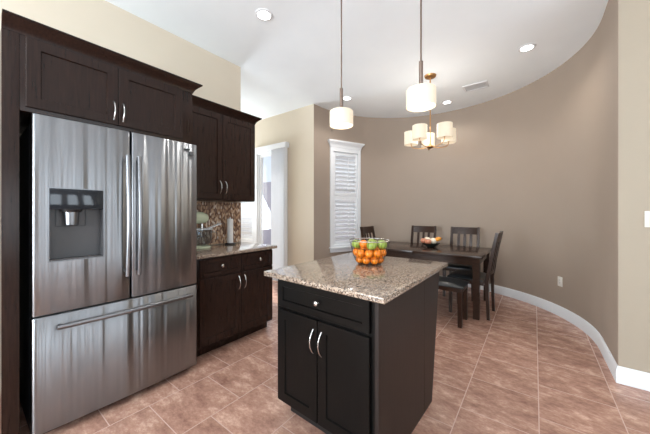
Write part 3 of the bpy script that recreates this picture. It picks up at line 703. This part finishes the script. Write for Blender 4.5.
# bowl on the table
TBX, TBY = -1.235, 4.24; TZ = TH+.0005
bm = B(); lathe(bm, [(0, 0), (.045, 0), (.05, .004), (.09, .028), (.128, .062), (.131, .066), (.123, .064), (.086, .034), (.045, .012), (0, .008)], (TBX, TBY, TZ), 32)
tag(obj('table_bowl', bm, mat('dark glazed bowl', rgb(40, 42, 38), .15)), 'dark shallow bowl of fruit on the dining table', 'bowl')
e_ = Vector((cos(R_(37.17)), sin(R_(37.17)), 0)); f_ = Vector((-e_.y, e_.x, 0))
tf = [('cream_squash', 'cream_fruit', .043, .035, -.02, .085, 'round cream squash, right of two, in the dark bowl on the dining table', 'squash'),
      ('cream_squash', 'cream_fruit', .042, -.035, .045, .09, 'round cream squash, left and behind, in the dark bowl on the dining table', 'squash'),
      ('peach', 'peach', .038, -.05, -.035, .072, 'russet peach near the left front of the dark table bowl', 'peach'),
      ('peach', 'peach', .036, -.105, .0, .085, 'russet peach at the left rim of the dark table bowl', 'peach')]
for nm, mm, r, a, b, z, lab, cat in tf:
    r *= 1.22; p = Vector((TBX, TBY, TZ+z+.012))+e_*a+f_*b
    t = make_fruit(nm, r, mm, lab, cat, None, .1, .88); t.location = p
t = thing('mango', 'orange yellow mango leaning over the right rim of the dark table bowl', 'mango', Vector((TBX, TBY, TZ+.098))+e_*.088+f_*-.045)
W0 = WLOC[t.name]; bm = B(); pts = [W0+e_*(-.055+.11*k/8)+Vector((0, 0, .02*sin(pi*k/8)*.5+.004*k)) for k in range(9)]
tube(bm, pts, .03, 14, [.006, .02, .028, .031, .032, .031, .027, .018, .005]); obj('skin', bm, 'mango', t, smooth=80)
bm = B(); tube(bm, [pts[-1], pts[-1]+e_*.01+Vector((0, 0, .004))], .003, 6); obj('stalk', bm, 'stalk', t)

# ------------------------------------------------------------------ lamps
def point(name, loc, power, r=.05, color=(1, .86, .68), parent=None):
    d = bpy.data.lights.new(name, 'POINT'); d.energy = power; d.shadow_soft_size = r; d.color = color
    o = bpy.data.objects.new(name, d); COL.objects.link(o); o.location = loc
    if parent: o.parent = parent
    return o
def shade_bm(r, h, c, z0):
    bm = B(); lathe(bm, [(r-.004, z0), (r, z0), (r, z0+h-.004), (r-.004, z0+h), (.014, z0+h), (.014, z0+h-.003), (r-.005, z0+h-.003), (r-.004, z0)], c, 36); return bm
def pendant(x, y, lab):
    t = thing('pendant_lamp', lab, 'pendant lamp', (x, y, 1.93), 'drum pendant lamps over the kitchen island')
    z0, h, r = 1.93, .11, .088
    sh = obj('lamp_shade', shade_bm(r, h, (x, y, 0), z0), 'shade', t, smooth=50)
    bm = B(); lathe(bm, [(0, z0+.004), (r-.006, z0+.004), (r-.006, z0+.007), (0, z0+.007)], (x, y, 0), 32); obj('diffuser', bm, 'diffuser', t)
    bm = B(); tube(bm, [(x, y, z0+h-.002), (x, y, z0+h+.03)], .014, 14, [.02, .012]); obj('socket_cap', bm, 'brass', t)
    bm = B(); tube(bm, [(x, y, z0+h+.03), (x, y, z0+h+.17)], .0125, 14); obj('stem', bm, 'stem', t)
    bm = B(); tube(bm, [(x, y, z0+h+.17), (x, y, HC-.025)], .0055, 10); obj('rod', bm, 'stem', t)
    bm = B(); lathe(bm, [(0, HC-.026), (.03, HC-.026), (.06, HC-.018), (.062, HC-.001), (0, HC-.001)], (x, y, 0), 28); obj('canopy', bm, 'stem', t)
    point('pendant_bulb', (x, y, z0-.14), 1.2, .06)
    return t
pendant(-1.153, 1.724, 'white drum pendant lamp hanging over the left side of the island, the farther of two')
pendant(-.556, 1.71, 'white drum pendant lamp hanging over the right side of the island')
HX, HY = -1.10, 3.756
ch = thing('chandelier', 'five shade brass chandelier with white drum shades hanging over the dining table', 'chandelier', (HX, HY, 2.12))
bm = B(); lathe(bm, [(0, 2.125), (.02, 2.125), (.045, 2.14), (.045, 2.155), (.018, 2.17), (.012, 2.185), (0, 2.19)], (HX, HY, 0), 24); obj('hub', bm, 'brass', ch)
bm = B(); tube(bm, [(HX, HY, 2.185), (HX, HY, HC-.02)], .0075, 10); obj('rod', bm, 'brass', ch)
bm = B(); lathe(bm, [(0, HC-.03), (.03, HC-.03), (.07, HC-.02), (.075, HC-.001), (0, HC-.001)], (HX, HY, 0), 28); obj('canopy', bm, 'brass', ch)
for k in range(5):
    a = R_(16.4-48+72*k); dx, dy = cos(a), sin(a); rr = .25
    bm = B(); pts = [(HX+dx*s*rr, HY+dy*s*rr, z) for s, z in ((.13, 2.148), (.35, 2.135), (.6, 2.14), (.85, 2.155), (.96, 2.175), (1, 2.205), (1, 2.225))]
    tube(bm, pts, .0055, 8); ar = obj('arm', bm, 'brass', ch, smooth=60)
    x, y = HX+dx*rr, HY+dy*rr
    bm = B(); lathe(bm, [(0, 2.2255), (.02, 2.2255), (.022, 2.24), (.016, 2.25), (.012, 2.27), (0, 2.27)], (x, y, 0), 16); obj('candle_cup', bm, 'brass', ar)
    z0 = 2.205; r = .09; h = .175
    bm = B(); lathe(bm, [(r-.004, z0), (r, z0), (r, z0+h), (r-.004, z0+h), (r-.004, z0)], (x, y, 0), 32)
    for q in range(3): b_ = 2*pi*q/3; tube(bm, [(x+.014*cos(b_), y+.014*sin(b_), z0+.06), (x+(r-.002)*cos(b_), y+(r-.002)*sin(b_), z0+.06)], .0015, 5)
    obj('lamp_shade', bm, 'shade', ar, smooth=50)
point('chandelier_bulb', (HX, HY, 2.42), 8, .15, (1, .94, .86))
DL = [(-1.97, 1.675, 'round recessed ceiling light nearest the fridge, at upper left'), (-2.366, 3.696, 'round recessed ceiling light behind the left pendant lamp rod'),
      (-.066, 3.755, 'round recessed ceiling light at the right side of the ceiling near the curved wall'), (-1.144, 4.822, 'small far recessed ceiling light beside the chandelier, left of the air vent'),
      (.4, .5, 'round recessed ceiling light over the kitchen behind the viewer'), (-1.2, -.9, 'round recessed ceiling light over the rear of the kitchen')]
for i, (x, y, lab) in enumerate(DL[:4]):
    t = thing('recessed_light', lab, 'ceiling light', (x, y, HC-.008), 'round recessed ceiling lights')
    bm = B(); lathe(bm, [(.059, HC-.009), (.078, HC-.006), (.081, HC-.001), (.059, HC-.001), (.059, HC-.009)], (x, y, 0), 32); obj('trim_ring', bm, 'white', t)
    bm = B(); lathe(bm, [(0, HC-.006), (.058, HC-.006), (.058, HC-.001), (0, HC-.001)], (x, y, 0), 32); obj('lens', bm, 'led', t)
    d = bpy.data.lights.new('downlight', 'SPOT'); d.energy = 27; d.spot_size = R_(140); d.spot_blend = .8; d.shadow_soft_size = .07; d.color = (1, .97, .92)
    o = bpy.data.objects.new('downlight', d); COL.objects.link(o); o.location = (x, y, HC-.02)
vt = thing('air_vent', 'white rectangular air vent flush in the dining ceiling', 'vent', (-.675, 4.47, HC-.01))
bm = B(); x0, x1, y0, y1 = -.83, -.52, 4.36, 4.59
for a in ((x0, x1, y0, y0+.025), (x0, x1, y1-.025, y1), (x0, x0+.025, y0+.025, y1-.025), (x1-.025, x1, y0+.025, y1-.025)): box(bm, *a, HC-.008, HC-.001)
obj('vent_frame', bm, 'white', vt)
bm = B()
for k in range(11):
    y = y0+.035+k*.016; q = [bm.verts.new((x, y+dy, z)) for x in (x0+.026, x1-.026) for dy, z in ((0, HC-.0045), (.0145, HC-.0025))]
    q2 = [bm.verts.new(v.co+Vector((0, .0015, 0))) for v in q]
    for f4 in ((0, 1, 3, 2),): bm.faces.new([q[i] for i in f4]); bm.faces.new([q2[i] for i in f4][::-1])
    for i0, i1 in ((0, 1), (1, 3), (3, 2), (2, 0)): bm.faces.new((q[i0], q[i1], q2[i1], q2[i0]))
obj('vent_louvers', bm, 'white', vt)

# ------------------------------------------------------------------ outlet and switch
ao = math.atan2(4.46-CY_, .246-CX); n3 = Vector((-cos(ao), -sin(ao), 0)); e3 = Vector((-n3.y, n3.x, 0)); po3 = Vector((*arc(RAD, math.degrees(ao)), 0))
FO = frame(po3, e3, n3)
ot = thing('wall_outlet', 'white electrical outlet low on the curved mocha wall', 'outlet', po3+Vector((0, 0, .37)))
bm = B(); box(bm, -.036, .036, .0015, .009, .37, .487, FO, .002); obj('cover_plate', bm, 'plate', ot)
for z in (.40, .435):
    bm = B(); box(bm, -.014, .014, .0092, .011, z, z+.026, FO, .002); sk = obj('socket', bm, 'plate', ot)
    bm = B(); box(bm, -.007, -.0045, .0112, .0115, z+.010, z+.02, FO); box(bm, .0045, .007, .0112, .0115, z+.010, z+.02, FO); box(bm, -.002, .002, .0112, .0115, z+.004, z+.008, FO); obj('slots', bm, 'darkgrey', sk)
FS = frame((.68, 2.9975, 0), (1, 0, 0), (0, -1, 0))
st = thing('light_switch', 'white light switch plate on the tan wall at the right edge', 'switch', (.69, 2.99, 1.18))
bm = B(); box(bm, -.045, .073, .0005, .008, 1.175, 1.292, FS, .002); obj('cover_plate', bm, 'plate', st)
for u in (-.02, .03): bm = B(); box(bm, u-.002, u+.03, .0082, .012, 1.20, 1.265, FS, .002); obj('rocker', bm, 'plate', st)
